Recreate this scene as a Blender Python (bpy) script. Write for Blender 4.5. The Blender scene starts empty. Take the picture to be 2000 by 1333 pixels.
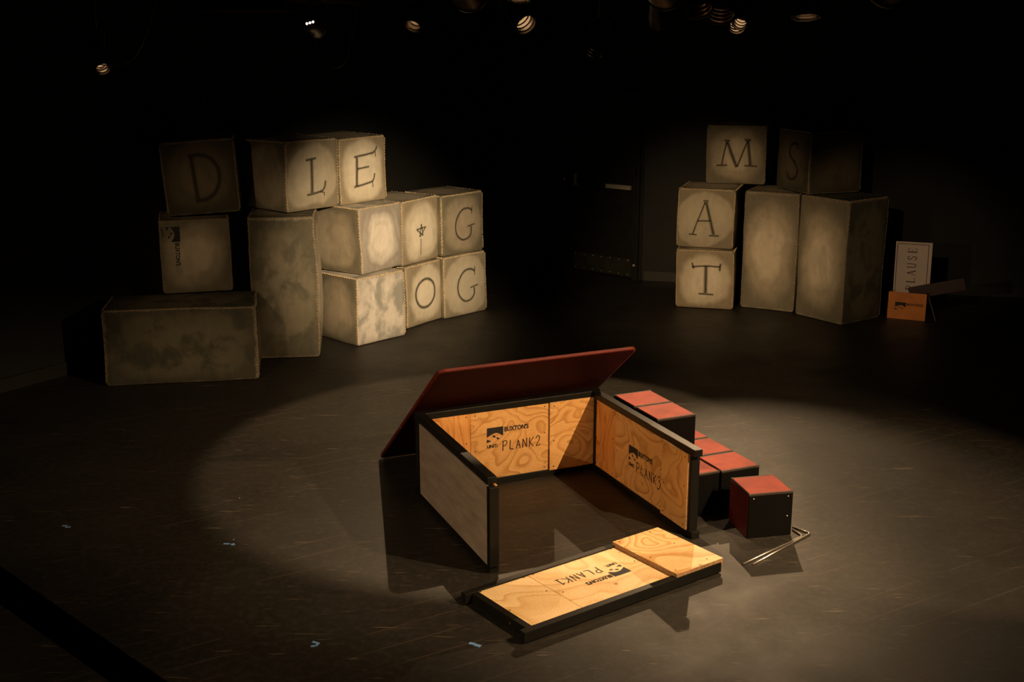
import bpy, bmesh, math, random
from mathutils import Vector, Matrix, noise
random.seed(7)
PI = math.pi
sc = bpy.context.scene
col = sc.collection

# ------------------------------------------------------------------ camera, world, exposure
cam_d = bpy.data.cameras.new('camera')
cam = bpy.data.objects.new('camera', cam_d); col.objects.link(cam)
cam.location = (0, 0, 2.84)
cam.rotation_euler = (PI/2 - 0.2544, 0, 0)
cam_d.sensor_width = 36.0
cam_d.lens = 2366.0 * 36.0 / 2000.0
cam_d.clip_start = 0.05; cam_d.clip_end = 60
sc.camera = cam
sc.view_settings.view_transform = 'Standard'
sc.view_settings.look = 'None'
sc.view_settings.exposure = 0.0
sc.view_settings.gamma = 1.0
sc.view_settings.use_curve_mapping = False
w = bpy.data.worlds.new('world'); sc.world = w; w.use_nodes = True
w.node_tree.nodes['Background'].inputs[0].default_value = (1.0, 0.86, 0.45, 1)
w.node_tree.nodes['Background'].inputs[1].default_value = 0.004

WARM = (1.0, 0.66, 0.36)

# ------------------------------------------------------------------ light rig: (name kind, x, y, z, aim, watts, cone deg, blend)
# each entry becomes a real hanging fixture with its lamp inside (see stage_light)
RIG = [
    # back lights, seen hanging in the picture
    dict(p=(0.05, 8.98, 3.10), aim=(-0.04, 8.15, 0), W=440, cone=66, blend=.16, r=.075, hood=.085),
    dict(p=(2.02, 11.3, 2.93), aim=(1.7, 6.9, 0), W=430, cone=42, blend=.75, r=.075, hood=.165),
    dict(p=(1.88, 8.05, 3.02), aim=(1.9, 7.2, 0), W=85, cone=74, blend=.45, r=.085),
]
FRONT = [
    # front of house lamps, out of the frame
    dict(p=(3.3, 4.4, 3.0), aim=(0.35, 6.6, 0.1), W=1000, cone=50, blend=.7, r=.08),
    dict(p=(-3.8, 1.5, 2.75), aim=(0.35, 6.7, 0.15), W=430, cone=34, blend=.8, r=.08),
    dict(p=(1.3, 4.3, 3.0), aim=(-1.08, 11.2, 0.72), W=3000, cone=23, blend=1.0, r=.08, col=(1.0, .72, .44)),
    dict(p=(-0.2, 5.6, 3.0), aim=(1.95, 12.3, 0.42), W=900, cone=26, blend=1.0, r=.08),
    dict(p=(3.6, 4.0, 3.0), aim=(2.39, 6.95, 0), W=420, cone=39, blend=.35, r=.08),
    dict(p=(-3.0, 4.6, 3.0), aim=(-2.3, 10.4, 0.80), W=150, cone=25, blend=1.0, r=.08),
    dict(p=(0.6, 5.0, 3.0), aim=(3.75, 11.9, 0.7), W=290, cone=17, blend=.9, r=.08),
    dict(p=(-3.4, 1.6, 3.0), aim=(-2.1, 5.1, 0), W=150, cone=54, blend=.5, r=.08),
]

# ------------------------------------------------------------------ materials
MATS = {}
def nodes_of(name):
    m = bpy.data.materials.new(name); m.use_nodes = True
    nt = m.node_tree; b = nt.nodes['Principled BSDF']
    MATS[name] = m
    return m, nt, b
def N(nt, t, **kw):
    n = nt.nodes.new(t)
    for k, v in kw.items():
        if k.startswith('i_'):
            key = k[2:]
            n.inputs[int(key) if key.isdigit() else key.replace('_', ' ')].default_value = v
        else: setattr(n, k, v)
    return n
def Lk(nt, a, b): nt.links.new(a, b)
def ramp(nt, src, stops, interp='LINEAR'):
    r = nt.nodes.new('ShaderNodeValToRGB'); r.color_ramp.interpolation = interp
    e = r.color_ramp.elements
    e[0].position = stops[0][0]; e[0].color = (*stops[0][1], 1)
    e[1].position = stops[-1][0]; e[1].color = (*stops[-1][1], 1)
    for p, c in stops[1:-1]:
        q = e.new(p); q.color = (*c, 1)
    Lk(nt, src, r.inputs[0]); return r
def g(v): return (v, v, v)
def mixc(nt, fac, a, b, mode='MIX'):
    m = nt.nodes.new('ShaderNodeMix'); m.data_type = 'RGBA'; m.blend_type = mode
    for s, i in ((fac, 0), (a, 6), (b, 7)):
        if hasattr(s, 'is_linked') or hasattr(s, 'links'): Lk(nt, s, m.inputs[i])
        elif isinstance(s, (int, float)): m.inputs[i].default_value = s
        else: m.inputs[i].default_value = (*s, 1)
    return m.outputs[2]
def mth(nt, op, a, b=0.0, c=None):
    m = nt.nodes.new('ShaderNodeMath'); m.operation = op
    for i, s in enumerate((a, b) if c is None else (a, b, c)):
        if hasattr(s, 'links'): Lk(nt, s, m.inputs[i])
        else: m.inputs[i].default_value = s
    return m.outputs[0]
def coords(nt, rnd=True, kind='Object'):
    tc = nt.nodes.new('ShaderNodeTexCoord'); o = tc.outputs[kind]
    if not rnd: return o
    oi = nt.nodes.new('ShaderNodeObjectInfo')
    v = nt.nodes.new('ShaderNodeVectorMath'); v.operation = 'MULTIPLY_ADD'
    cb = nt.nodes.new('ShaderNodeCombineXYZ')
    for i in range(3): Lk(nt, oi.outputs['Random'], cb.inputs[i])
    Lk(nt, cb.outputs[0], v.inputs[0]); v.inputs[1].default_value = (37, 19, 53); Lk(nt, o, v.inputs[2])
    return v.outputs[0]
def noi(nt, vec, scale, detail=3, rough=.55, dist=0.0):
    n = nt.nodes.new('ShaderNodeTexNoise'); n.inputs['Scale'].default_value = scale
    n.inputs['Detail'].default_value = detail; n.inputs['Roughness'].default_value = rough
    n.inputs['Distortion'].default_value = dist; Lk(nt, vec, n.inputs['Vector']); return n.outputs['Fac']
def bump(nt, b, h, s=.3, d=.01):
    n = nt.nodes.new('ShaderNodeBump'); n.inputs['Strength'].default_value = s; n.inputs['Distance'].default_value = d
    Lk(nt, h, n.inputs['Height']); Lk(nt, n.outputs[0], b.inputs['Normal'])
def mapping(nt, vec, scale=(1,1,1), rot=(0,0,0)):
    m = nt.nodes.new('ShaderNodeMapping'); Lk(nt, vec, m.inputs[0])
    m.inputs['Scale'].default_value = scale; m.inputs['Rotation'].default_value = rot
    return m.outputs[0]

def plain(name, c, rough=.6, metal=0.0, spec=.5, var=.0, scale=20, bmp=0.0):
    m, nt, b = nodes_of(name)
    b.inputs['Roughness'].default_value = rough; b.inputs['Metallic'].default_value = metal
    b.inputs['Specular IOR Level'].default_value = spec
    v = coords(nt); n = noi(nt, v, scale, 4)
    r = ramp(nt, n, [(.3, tuple(x*(1-var) for x in c)), (.7, tuple(min(1, x*(1+var)) for x in c))])
    Lk(nt, r.outputs[0], b.inputs['Base Color'])
    if bmp: bump(nt, b, n, bmp, .004)
    return m

def stone(name, edge, mid, core, r0, r1, mott=.35, swirl=0.0, mcol=(.2,.19,.15)):
    """scenic painted canvas: edge wash, mid wash and a pale brushed oval painted on every face (UV 0..1)"""
    m, nt, b = nodes_of(name)
    b.inputs['Roughness'].default_value = .85; b.inputs['Specular IOR Level'].default_value = .2
    uv = coords(nt, False, 'UV'); ob = coords(nt)
    sx = nt.nodes.new('ShaderNodeSeparateXYZ'); Lk(nt, uv, sx.inputs[0])
    nz = noi(nt, ob, 3.2, 3, .5)
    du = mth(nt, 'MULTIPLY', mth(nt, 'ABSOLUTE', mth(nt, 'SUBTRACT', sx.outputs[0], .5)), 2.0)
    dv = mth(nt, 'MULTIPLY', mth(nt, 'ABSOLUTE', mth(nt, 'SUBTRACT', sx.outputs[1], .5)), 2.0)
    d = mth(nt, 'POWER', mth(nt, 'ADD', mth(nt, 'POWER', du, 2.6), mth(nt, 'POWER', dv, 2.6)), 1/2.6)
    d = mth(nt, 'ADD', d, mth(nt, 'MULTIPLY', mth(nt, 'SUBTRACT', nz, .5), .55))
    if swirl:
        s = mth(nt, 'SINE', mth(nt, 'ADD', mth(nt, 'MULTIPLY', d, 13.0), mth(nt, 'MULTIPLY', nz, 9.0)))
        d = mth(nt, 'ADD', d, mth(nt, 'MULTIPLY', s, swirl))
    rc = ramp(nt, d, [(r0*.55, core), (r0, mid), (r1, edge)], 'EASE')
    n2 = noi(nt, mapping(nt, ob, (1, 1, .8)), 5.5, 4, .55, .4)
    f2 = ramp(nt, n2, [(.47, g(0)), (.62, g(mott))])
    c = mixc(nt, f2.outputs[0], rc.outputs[0], mcol)
    n3 = noi(nt, mapping(nt, ob, (9, 9, 4)), 2.6, 5, .6)      # brush strokes
    f3 = ramp(nt, n3, [(.3, g(.86)), (.7, g(1.0))])
    c = mixc(nt, 1.0, c, f3.outputs[0], 'MULTIPLY')
    # worn paler corners
    e = mth(nt, 'MAXIMUM', du, dv)
    fe = ramp(nt, mth(nt, 'ADD', e, mth(nt, 'MULTIPLY', mth(nt, 'SUBTRACT', noi(nt, ob, 16, 3), .5), .10)), [(.95, g(0)), (.995, g(.45))])
    c = mixc(nt, fe.outputs[0], c, (.50, .43, .30))
    Lk(nt, c, b.inputs['Base Color'])
    bump(nt, b, noi(nt, ob, 55, 4), .25, .004)
    return m

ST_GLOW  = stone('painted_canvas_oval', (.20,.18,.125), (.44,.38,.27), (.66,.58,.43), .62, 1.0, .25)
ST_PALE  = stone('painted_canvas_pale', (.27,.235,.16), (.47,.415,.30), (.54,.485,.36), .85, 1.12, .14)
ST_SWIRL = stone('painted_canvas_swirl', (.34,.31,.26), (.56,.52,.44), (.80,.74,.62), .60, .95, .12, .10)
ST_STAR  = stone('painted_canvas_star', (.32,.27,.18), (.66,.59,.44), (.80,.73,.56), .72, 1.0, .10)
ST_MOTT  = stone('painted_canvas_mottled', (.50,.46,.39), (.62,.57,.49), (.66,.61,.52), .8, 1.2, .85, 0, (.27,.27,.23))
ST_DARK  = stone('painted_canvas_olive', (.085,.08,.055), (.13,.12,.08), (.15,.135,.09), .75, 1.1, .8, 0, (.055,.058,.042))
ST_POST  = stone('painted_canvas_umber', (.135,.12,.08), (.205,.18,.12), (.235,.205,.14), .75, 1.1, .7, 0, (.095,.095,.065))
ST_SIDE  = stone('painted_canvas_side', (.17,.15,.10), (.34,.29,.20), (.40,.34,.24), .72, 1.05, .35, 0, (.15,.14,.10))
ST_SHADED   = stone('painted_canvas_shaded', (.08,.07,.045), (.15,.125,.08), (.20,.165,.105), .62, 1.0, .3, 0, (.08,.08,.055))  # dark olive wash, lowered further to stand in for dim light on D

def stroke_mat(name, c, core, soft):
    m, nt, b = nodes_of(name)
    b.inputs['Roughness'].default_value = .9; b.inputs['Base Color'].default_value = (*c, 1)
    b.inputs['Specular IOR Level'].default_value = .1
    uv = coords(nt, False, 'UV'); s = nt.nodes.new('ShaderNodeSeparateXYZ'); Lk(nt, uv, s.inputs[0])
    d = mth(nt, 'ABSOLUTE', mth(nt, 'SUBTRACT', mth(nt, 'MULTIPLY', s.outputs[1], 2.0), 1.0))
    n = noi(nt, coords(nt), 40, 3)
    d = mth(nt, 'ADD', d, mth(nt, 'MULTIPLY', mth(nt, 'SUBTRACT', n, .5), .25))
    r = ramp(nt, d, [(core*.6, g(.74)), (core*1.3, g(soft)), (1.0, g(0))])
    tr = nt.nodes.new('ShaderNodeBsdfTransparent'); mx = nt.nodes.new('ShaderNodeMixShader')
    Lk(nt, r.outputs[0], mx.inputs[0]); Lk(nt, tr.outputs[0], mx.inputs[1]); Lk(nt, b.outputs[0], mx.inputs[2])
    out = [x for x in nt.nodes if x.type == 'OUTPUT_MATERIAL'][0]; Lk(nt, mx.outputs[0], out.inputs[0])
    return m
M_STROKE = stroke_mat('letter_paint', (.060, .054, .036), .34, .40)
M_INK = plain('stencil_ink', (.010, .010, .009), .7, var=.3)
M_MARKER = plain('marker_ink', (.030, .014, .008), .6)
M_CORD = plain('seam_cord', (.58, .46, .28), .8, var=.25, scale=60)
M_CORD2 = plain('seam_cord_dim', (.28, .215, .135), .8, var=.25, scale=60)

def plywood(name, c1, c2, c3, stretch, scale, dist):
    m, nt, b = nodes_of(name)
    b.inputs['Roughness'].default_value = .5; b.inputs['Specular IOR Level'].default_value = .35
    v = coords(nt)
    vm = mapping(nt, v, stretch)
    w_ = nt.nodes.new('ShaderNodeTexNoise'); w_.inputs['Scale'].default_value = scale; w_.inputs['Detail'].default_value = 1.5
    w_.inputs['Distortion'].default_value = dist; Lk(nt, vm, w_.inputs['Vector'])
    rings = mth(nt, 'FRACT', mth(nt, 'MULTIPLY', w_.outputs['Fac'], 11.0))
    rr = ramp(nt, rings, [(0, g(0)), (.55, g(.25)), (.86, g(1)), (.96, g(.75)), (1, g(0))])
    big = noi(nt, v, 2.2, 2)
    base = ramp(nt, big, [(.35, c1), (.65, c2)])
    amt = mth(nt, 'MULTIPLY', rr.outputs[0], mth(nt, 'MULTIPLY', noi(nt, v, 5, 2), 1.55))
    c = mixc(nt, amt, base.outputs[0], c3)
    fib = ramp(nt, noi(nt, mapping(nt, v, tuple(s*s*6 for s in stretch)), 14, 3), [(.3, g(.86)), (.7, g(1.03))])
    c = mixc(nt, 1.0, c, fib.outputs[0], 'MULTIPLY')
    vo = nt.nodes.new('ShaderNodeTexVoronoi'); vo.inputs['Scale'].default_value = 5.2; Lk(nt, v, vo.inputs['Vector'])
    kn = ramp(nt, vo.outputs['Distance'], [(.035, g(.8)), (.075, g(.12)), (.11, g(0))])
    c = mixc(nt, kn.outputs[0], c, (.20, .075, .02))
    Lk(nt, c, b.inputs['Base Color'])
    bump(nt, b, rings, .06, .002)
    return m
PLY_MID = plywood('plywood_pale', (.74,.41,.14), (.82,.48,.18), (.52,.24,.06), (1, 1, 1.25), 2.6, .9)
PLY_END = plywood('plywood_orange', (.74,.34,.09), (.82,.42,.13), (.52,.17,.03), (1.9, 1.9, .45), 3.2, .5)
PLY_LAID = plywood('plywood_laid_pale', (.90,.64,.33), (.95,.70,.38), (.76,.46,.18), (1, 1.3, 1), 1.6, .8)
PLY_RAISED = plywood('plywood_laid_grain', (.88,.56,.25), (.93,.62,.29), (.60,.31,.09), (.55, 2.2, 1), 2.4, 1.0)
PLY_EDGE = plain('plywood_edge', (.36, .21, .10), .7, var=.4, scale=70)
PLY_CRATE = plain('stained_plywood', (.62, .22, .045), .30, var=.15, scale=6)
M_GREYPLY = None
def greyply():
    m, nt, b = nodes_of('grey_washed_panel')
    b.inputs['Roughness'].default_value = .6
    v = coords(nt); n = noi(nt, mapping(nt, v, (1.2, 6, 6)), 3.5, 5, .6)
    r = ramp(nt, n, [(.3, (.23,.185,.145)), (.55, (.30,.25,.20)), (.75, (.36,.30,.245))])
    Lk(nt, r.outputs[0], b.inputs['Base Color']); bump(nt, b, n, .1, .003)
    return m
M_GREYPLY = greyply()
def worn_paint(name, c, wear, thr, rough=.38, spec=.5, sc_=18):
    m, nt, b = nodes_of(name)
    b.inputs['Roughness'].default_value = rough; b.inputs['Specular IOR Level'].default_value = spec
    v = coords(nt); n = noi(nt, v, sc_, 5, .65)
    f = ramp(nt, n, [(thr, g(0)), (thr+.03, g(1))])
    base = ramp(nt, noi(nt, v, 7, 3), [(.3, tuple(x*.75 for x in c)), (.7, tuple(x*1.2 for x in c))])
    Lk(nt, mixc(nt, f.outputs[0], base.outputs[0], wear), b.inputs['Base Color'])
    bump(nt, b, n, .12, .003)
    return m
M_BLACK = worn_paint('black_timber_paint', (.008, .0078, .006), (.13, .10, .06), .70, .45, .22)
M_BLOCKBLACK = worn_paint('black_box_paint', (.0028, .0028, .0024), (.07, .05, .03), .78, .6, .08)
M_TRIM = worn_paint('worn_grey_edge', (.040, .028, .022), (.14, .09, .06), .62, .6, .3, sc_=30)
M_RED = worn_paint('brick_red_paint', (.25, .042, .026), (.12, .03, .02), .70, .65, .2)
M_REDSIDE = worn_paint('deep_red_paint', (.06, .005, .003), (.04, .008, .005), .7, .5, .3)
M_BOARD = worn_paint('maroon_board_paint', (.030, .0035, .0025), (.025, .004, .003), .66, .65, .1)
M_BOARDEDGE = worn_paint('red_edge_paint', (.13, .014, .008), (.62, .33, .20), .655, .4, sc_=22)
M_STEEL = plain('bare_steel_rod', (.62, .58, .52), .38, 1.0)
M_TAPE = plain('blue_spike_tape', (.17, .36, .72), .5)
M_CARD = plain('white_card', (.56, .47, .43), .6, var=.06, scale=3)
M_MAROON = plain('dark_maroon_book', (.020, .005, .0035), .5)
M_DARKSTICK = plain('grey_dowel', (.12, .11, .09), .6)
M_LAMPBODY = plain('lamp_black_enamel', (.012, .012, .012), .38)
M_LAMPIN = plain('hood_inner_metal', (.28, .24, .20), .22, 1.0)
M_CABLE = plain('black_cable', (.09, .08, .065), .3)
M_PIPE = plain('black_pipe', (.004, .004, .004), .6, spec=.1)
M_DOOR = worn_paint('black_door_paint', (.016, .017, .012), (.10, .07, .04), .74, .4)
M_KICK = worn_paint('kick_plate_metal', (.035, .035, .022), (.16, .15, .09), .66, .35)
M_BAR = plain('panic_bar_metal', (.62, .58, .50), .4, .3)
M_WALL = plain('black_wall_paint', (.0085, .0095, .0065), .75, var=.3, scale=3, bmp=.1)
M_BASEB = plain('black_baseboard', (.018, .017, .010), .5)
M_CEIL = plain('black_ceiling_paint', (.006, .006, .005), .9)
M_BAFFLE = plain('dark_stained_baffle', (.16, .075, .04), .7, var=.7, scale=14)
def em(name, c, s):
    m, nt, b = nodes_of(name)
    b.inputs['Base Color'].default_value = (0, 0, 0, 1)
    b.inputs['Emission Color'].default_value = (*c, 1); b.inputs['Emission Strength'].default_value = s
    return m
M_LENS = em('hot_lamp_lens', WARM, 2.0)
M_COLDLENS = plain('unlit_lens_glass', (.05, .05, .05), .08, spec=.8)
M_VENT = em('lamp_vent_glow', (1, .75, .65), 5.0)

def floor_mat():
    m, nt, b = nodes_of('black_stage_floor')
    v = coords(nt, False)
    b.inputs['Specular IOR Level'].default_value = .44
    big = noi(nt, v, .9, 4, .6)
    fine = noi(nt, v, 22, 8, .75)
    base = ramp(nt, big, [(.3, (.0115,.0105,.008)), (.7, (.021,.0185,.014))])
    mx = mixc(nt, ramp(nt, fine, [(.47, g(0)), (.72, g(.95))]).outputs[0], base.outputs[0], (.040,.034,.026))
    tot = None
    # scuffs: thin broken streaks in several directions
    for i, (rot, sx, sy, th) in enumerate([(0.55, 1.5, 30, .69), (-.35, 2.2, 34, .70), (1.2, 2.8, 30, .70), (2.3, 2.0, 36, .70), (.1, 3.2, 26, .70)]):
        a = mapping(nt, v, (sx, sy, 1), (0, 0, rot))
        n = noi(nt, a, 1.0, 3, .6, .25)
        f = ramp(nt, n, [(th-.03, g(0)), (th, g(1))]).outputs[0]
        br = ramp(nt, noi(nt, v, 3.1+i, 2), [(.5, g(0)), (.62, g(1))]).outputs[0]
        f = mth(nt, 'MULTIPLY', f, br)
        tot = f if tot is None else mth(nt, 'MAXIMUM', tot, f)
    mx = mixc(nt, mth(nt, 'MULTIPLY', tot, .65), mx, (.17, .13, .085))
    vo = nt.nodes.new('ShaderNodeTexVoronoi'); vo.inputs['Scale'].default_value = 3.2; Lk(nt, v, vo.inputs['Vector'])
    sp = ramp(nt, vo.outputs['Distance'], [(.010, g(1)), (.018, g(0))]).outputs[0]
    mx = mixc(nt, sp, mx, (.55, .47, .36))
    # long board seams
    wv = nt.nodes.new('ShaderNodeTexWave'); wv.inputs['Scale'].default_value = 1.0; wv.inputs['Distortion'].default_value = .15
    Lk(nt, mapping(nt, v, (1.9, 1.9, 1), (0, 0, 1.02)), wv.inputs['Vector'])
    sm = mth(nt, 'MULTIPLY', ramp(nt, wv.outputs['Fac'], [(.985, g(0)), (.998, g(1))]).outputs[0], ramp(nt, noi(nt, v, 1.3, 2), [(.5, g(0)), (.62, g(.5))]).outputs[0])
    mx = mixc(nt, sm, mx, (.09, .065, .04))
    # dark cracks
    vc = nt.nodes.new('ShaderNodeTexVoronoi'); vc.feature = 'DISTANCE_TO_EDGE'; vc.inputs['Scale'].default_value = 1.15
    wn = nt.nodes.new('ShaderNodeTexNoise'); wn.inputs['Scale'].default_value = 2.5; Lk(nt, v, wn.inputs['Vector'])
    ad = nt.nodes.new('ShaderNodeVectorMath'); ad.operation = 'MULTIPLY_ADD'; Lk(nt, wn.outputs['Color'], ad.inputs[0]); ad.inputs[1].default_value = (.8,.8,0); Lk(nt, v, ad.inputs[2])
    Lk(nt, ad.outputs[0], vc.inputs['Vector'])
    ck = mth(nt, 'MULTIPLY', ramp(nt, vc.outputs['Distance'], [(.004, g(1)), (.02, g(0))]).outputs[0], ramp(nt, noi(nt, v, 1.7, 2), [(.5, g(0)), (.6, g(.55))]).outputs[0])
    mx = mixc(nt, ck, mx, (.010, .009, .008))
    Lk(nt, mx, b.inputs['Base Color'])
    rg = ramp(nt, noi(nt, v, 2.3, 5, .65), [(.3, g(.50)), (.7, g(.62))])
    Lk(nt, rg.outputs[0], b.inputs['Roughness'])
    bump(nt, b, fine, .16, .004)
    return m
M_FLOOR = floor_mat()

# ------------------------------------------------------------------ object helpers
def finish(name, bm, mats, parent=None, smooth=False):
    me = bpy.data.meshes.new(name)
    bmesh.ops.recalc_face_normals(bm, faces=bm.faces[:]) if smooth != 'keep' else None
    bm.to_mesh(me); bm.free()
    for m in (mats if isinstance(mats, (list, tuple)) else [mats]): me.materials.append(m)
    if smooth is True:
        for p in me.polygons: p.use_smooth = True
    o = bpy.data.objects.new(name, me); col.objects.link(o)
    if parent: o.parent = parent
    return o
def thing(name, label, cat, loc=(0,0,0), rz=0, group=None):
    o = bpy.data.objects.new(name, None); col.objects.link(o)
    o.empty_display_size = .1
    o.location = loc; o.rotation_euler = (0, 0, rz); o['label'] = label; o['category'] = cat
    if group: o['group'] = group
    return o
def tag(o, label, cat, group=None):
    o['label'] = label; o['category'] = cat
    if group: o['group'] = group
    return o
def struct(o): o['kind'] = 'structure'; return o
def box(bm, x0, x1, y0, y1, z0, z1, bev=.0, mi=0, M=None):
    vs = [bm.verts.new((x, y, z)) for z in (z0, z1) for y in (y0, y1) for x in (x0, x1)]
    idx = [(0,2,3,1), (4,5,7,6), (0,1,5,4), (1,3,7,5), (3,2,6,7), (2,0,4,6)]
    fs = [bm.faces.new([vs[i] for i in f]) for f in idx]
    for f in fs: f.material_index = mi
    if bev:
        es = list({e for f in fs for e in f.edges})
        r = bmesh.ops.bevel(bm, geom=es, offset=bev, segments=2, affect='EDGES', profile=.5)
        vs = list({v for f in r['faces'] for v in f.verts} | {v for v in vs if v.is_valid})
        for f in {f for v in vs for f in v.link_faces}: f.material_index = mi
    if M is not None: bmesh.ops.transform(bm, matrix=M, verts=vs)
    return fs
def tube(bm, pts, r, n=10, caps=True, mi=0):
    pts = [Vector(p) for p in pts]; rings = []
    up = Vector((0, 0, 1)); prev = None
    for i, p in enumerate(pts):
        t = ((pts[min(i+1, len(pts)-1)] - pts[max(i-1, 0)])).normalized()
        a = t.cross(up)
        if a.length < .05: a = t.cross(Vector((0, 1, 0)))
        a.normalize()
        if prev is not None and a.dot(prev) < 0: a = -a
        prev = a; b_ = t.cross(a).normalized()
        rr = r[i] if isinstance(r, (list, tuple)) else r
        rings.append([bm.verts.new(p + a*math.cos(2*PI*k/n)*rr + b_*math.sin(2*PI*k/n)*rr) for k in range(n)])
    for A, B in zip(rings, rings[1:]):
        for k in range(n):
            f = bm.faces.new((A[k], A[(k+1) % n], B[(k+1) % n], B[k])); f.material_index = mi
    if caps:
        bm.faces.new(rings[0][::-1]); bm.faces.new(rings[-1])
def lathe(bm, prof, n=28, M=None, mi=0, cap0=False, cap1=False):
    rings = []
    for r, z in prof:
        rings.append([bm.verts.new((r*math.cos(2*PI*k/n), r*math.sin(2*PI*k/n), z)) for k in range(n)])
    for A, B in zip(rings, rings[1:]):
        for k in range(n):
            f = bm.faces.new((A[k], A[(k+1) % n], B[(k+1) % n], B[k])); f.material_index = mi
    if cap0: bm.faces.new(rings[0][::-1])
    if cap1: bm.faces.new(rings[-1])
    if M is not None: bmesh.ops.transform(bm, matrix=M, verts=[v for r in rings for v in r])

def smooth_poly(pts, k=6):
    """Catmull-Rom through pts"""
    P = [Vector(p) for p in pts]
    if len(P) < 3: 
        return [P[0].lerp(P[1], i/(k)) for i in range(k+1)]
    out = []
    for i in range(len(P)-1):
        p0 = P[max(i-1, 0)]; p1 = P[i]; p2 = P[i+1]; p3 = P[min(i+2, len(P)-1)]
        for j in range(k):
            t = j/k
            out.append(.5*((2*p1) + (p2-p0)*t + (2*p0-5*p1+4*p2-p3)*t*t + (3*p1-3*p2+p3-p0)*t**3))
    out.append(P[-1]); return out
def ribbon(bm, pts, width, fmap, uvl=None, curve=True, taper=False):
    """pts in a 2D face frame, fmap(x, y) -> 3D point; UV v runs across the stroke"""
    P = smooth_poly([(p[0], p[1], 0) for p in pts]) if curve else \
        [Vector((*p, 0)) for p in [tuple(Vector(pts[i]).lerp(Vector(pts[i+1]), j/5)) for i in range(len(pts)-1) for j in range(5)] + [tuple(pts[-1])]]
    rows = []
    n = len(P)
    for i, p in enumerate(P):
        t = (P[min(i+1, n-1)] - P[max(i-1, 0)]); t.normalize()
        nrm = Vector((-t.y, t.x, 0))
        w = width*(1 - .55*abs(2*i/(n-1)-1)**3 if taper else 1)
        rows.append([bm.verts.new(fmap(*(p + nrm*w*s)[:2])) for s in (-.5, 0, .5)])
    for i in range(n-1):
        for j in range(2):
            f = bm.faces.new((rows[i][j], rows[i][j+1], rows[i+1][j+1], rows[i+1][j]))
            if uvl:
                for lp, (a, c) in zip(f.loops, ((i, j), (i, j+1), (i+1, j+1), (i+1, j))):
                    lp[uvl].uv = (a/(n-1), c/2)

def text_mesh(body, bold=0.0):
    cu = bpy.data.curves.new('lettering', 'FONT'); cu.body = body; cu.offset = bold; cu.resolution_u = 3
    o = bpy.data.objects.new('lettering', cu); col.objects.link(o)
    bpy.context.view_layer.update()
    dg = bpy.context.evaluated_depsgraph_get()
    me = bpy.data.meshes.new_from_object(o.evaluated_get(dg))
    bpy.data.objects.remove(o); bpy.data.curves.remove(cu)
    return me
def add_text(bm, body, x0, x1, y0, y1, fmap, bold=0.0):
    me = text_mesh(body, bold)
    xs = [v.co.x for v in me.vertices]; ys = [v.co.y for v in me.vertices]
    ax, bx, ay, by = min(xs), max(xs), min(ys), max(ys)
    vs = [bm.verts.new(fmap(x0 + (v.co.x-ax)/(bx-ax)*(x1-x0), y0 + (v.co.y-ay)/(by-ay)*(y1-y0))) for v in me.vertices]
    for p in me.polygons:
        try: bm.faces.new([vs[i] for i in p.vertices])
        except ValueError: pass
    bpy.data.meshes.remove(me)
def poly(bm, pts, fmap): return bm.faces.new([bm.verts.new(fmap(*p)) for p in pts])

def stamp(bm, fmap, s=1.0):
    """stencilled shop stamp: square with a pale dome cut into its foot, shop name, UNIT: below.  x right, y up, origin top left"""
    f = lambda x, y: fmap(x*s, y*s)
    W, H = .112, -.095
    arch = [(0, -.063), (.012, -.056), (.028, -.046), (.046, -.040), (.062, -.038), (.078, -.041), (.092, -.049), (.100, -.058), (.112, -.058)]
    top = [(x, 0) for x, _ in arch]
    for i in range(len(arch)-1): poly(bm, [top[i], top[i+1], arch[i+1], arch[i]], f)
    poly(bm, [(.0, -.074), (.010, -.080), (.030, -.088), (.0, -.098)], f)
    for cx, cy, a in ((.049, -.060, -.5), (.075, -.076, -.45)):
        poly(bm, [(cx + .011*math.cos(t)*math.cos(a) - .006*math.sin(t)*math.sin(a), cy + .011*math.cos(t)*math.sin(a) + .006*math.sin(t)*math.cos(a)) for t in [2*PI*k/10 for k in range(10)]], f)
    add_text(bm, "BUXTON'S", .120, .290, -.038, -.004, f, .035)
    add_text(bm, "UNIT:", .0, .075, -.135, -.112, f, .03)
HAND = {
 'P': [[(0,0),(.04,1)], [(-.1,.95),(.35,1.02),(.5,.8),(.35,.55),(.05,.5)]],
 'L': [[(.1,1),(.05,.1),(.5,.02)]],
 'A': [[(0,0),(.25,.95),(.5,0)], [(.1,.38),(.42,.36)]],
 'N': [[(0,0),(.02,.95)], [(.02,.95),(.45,.05)], [(.45,.05),(.47,1)]],
 'K': [[(0,0),(.03,1)], [(.5,.98),(.05,.45),(.5,.02)]],
 '1': [[(-.05,.75),(.2,1),(.2,0)], [(-.05,0),(.42,.02)]],
 '2': [[(0,.8),(.2,1.05),(.45,.9),(.35,.55),(0,.02)], [(0,.02),(.55,.06)]],
 '3': [[(0,.9),(.3,1.02),(.42,.8),(.15,.55)], [(.15,.55),(.5,.4),(.4,.0),(.1,-.25),(-.1,-.1)]],
}
def handwrite(bm, txt, x0, x1, y0, y1, fmap, width=.006):
    n = len(txt); step = (x1-x0)/n
    for i, ch in enumerate(txt):
        for st in HAND[ch]:
            pts = [(x0 + step*(i + .1 + .85*a/.55*.8), y0 + (y1-y0)*b_) for a, b_ in st]
            ribbon(bm, pts, width, fmap, curve=len(pts) > 3)

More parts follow.
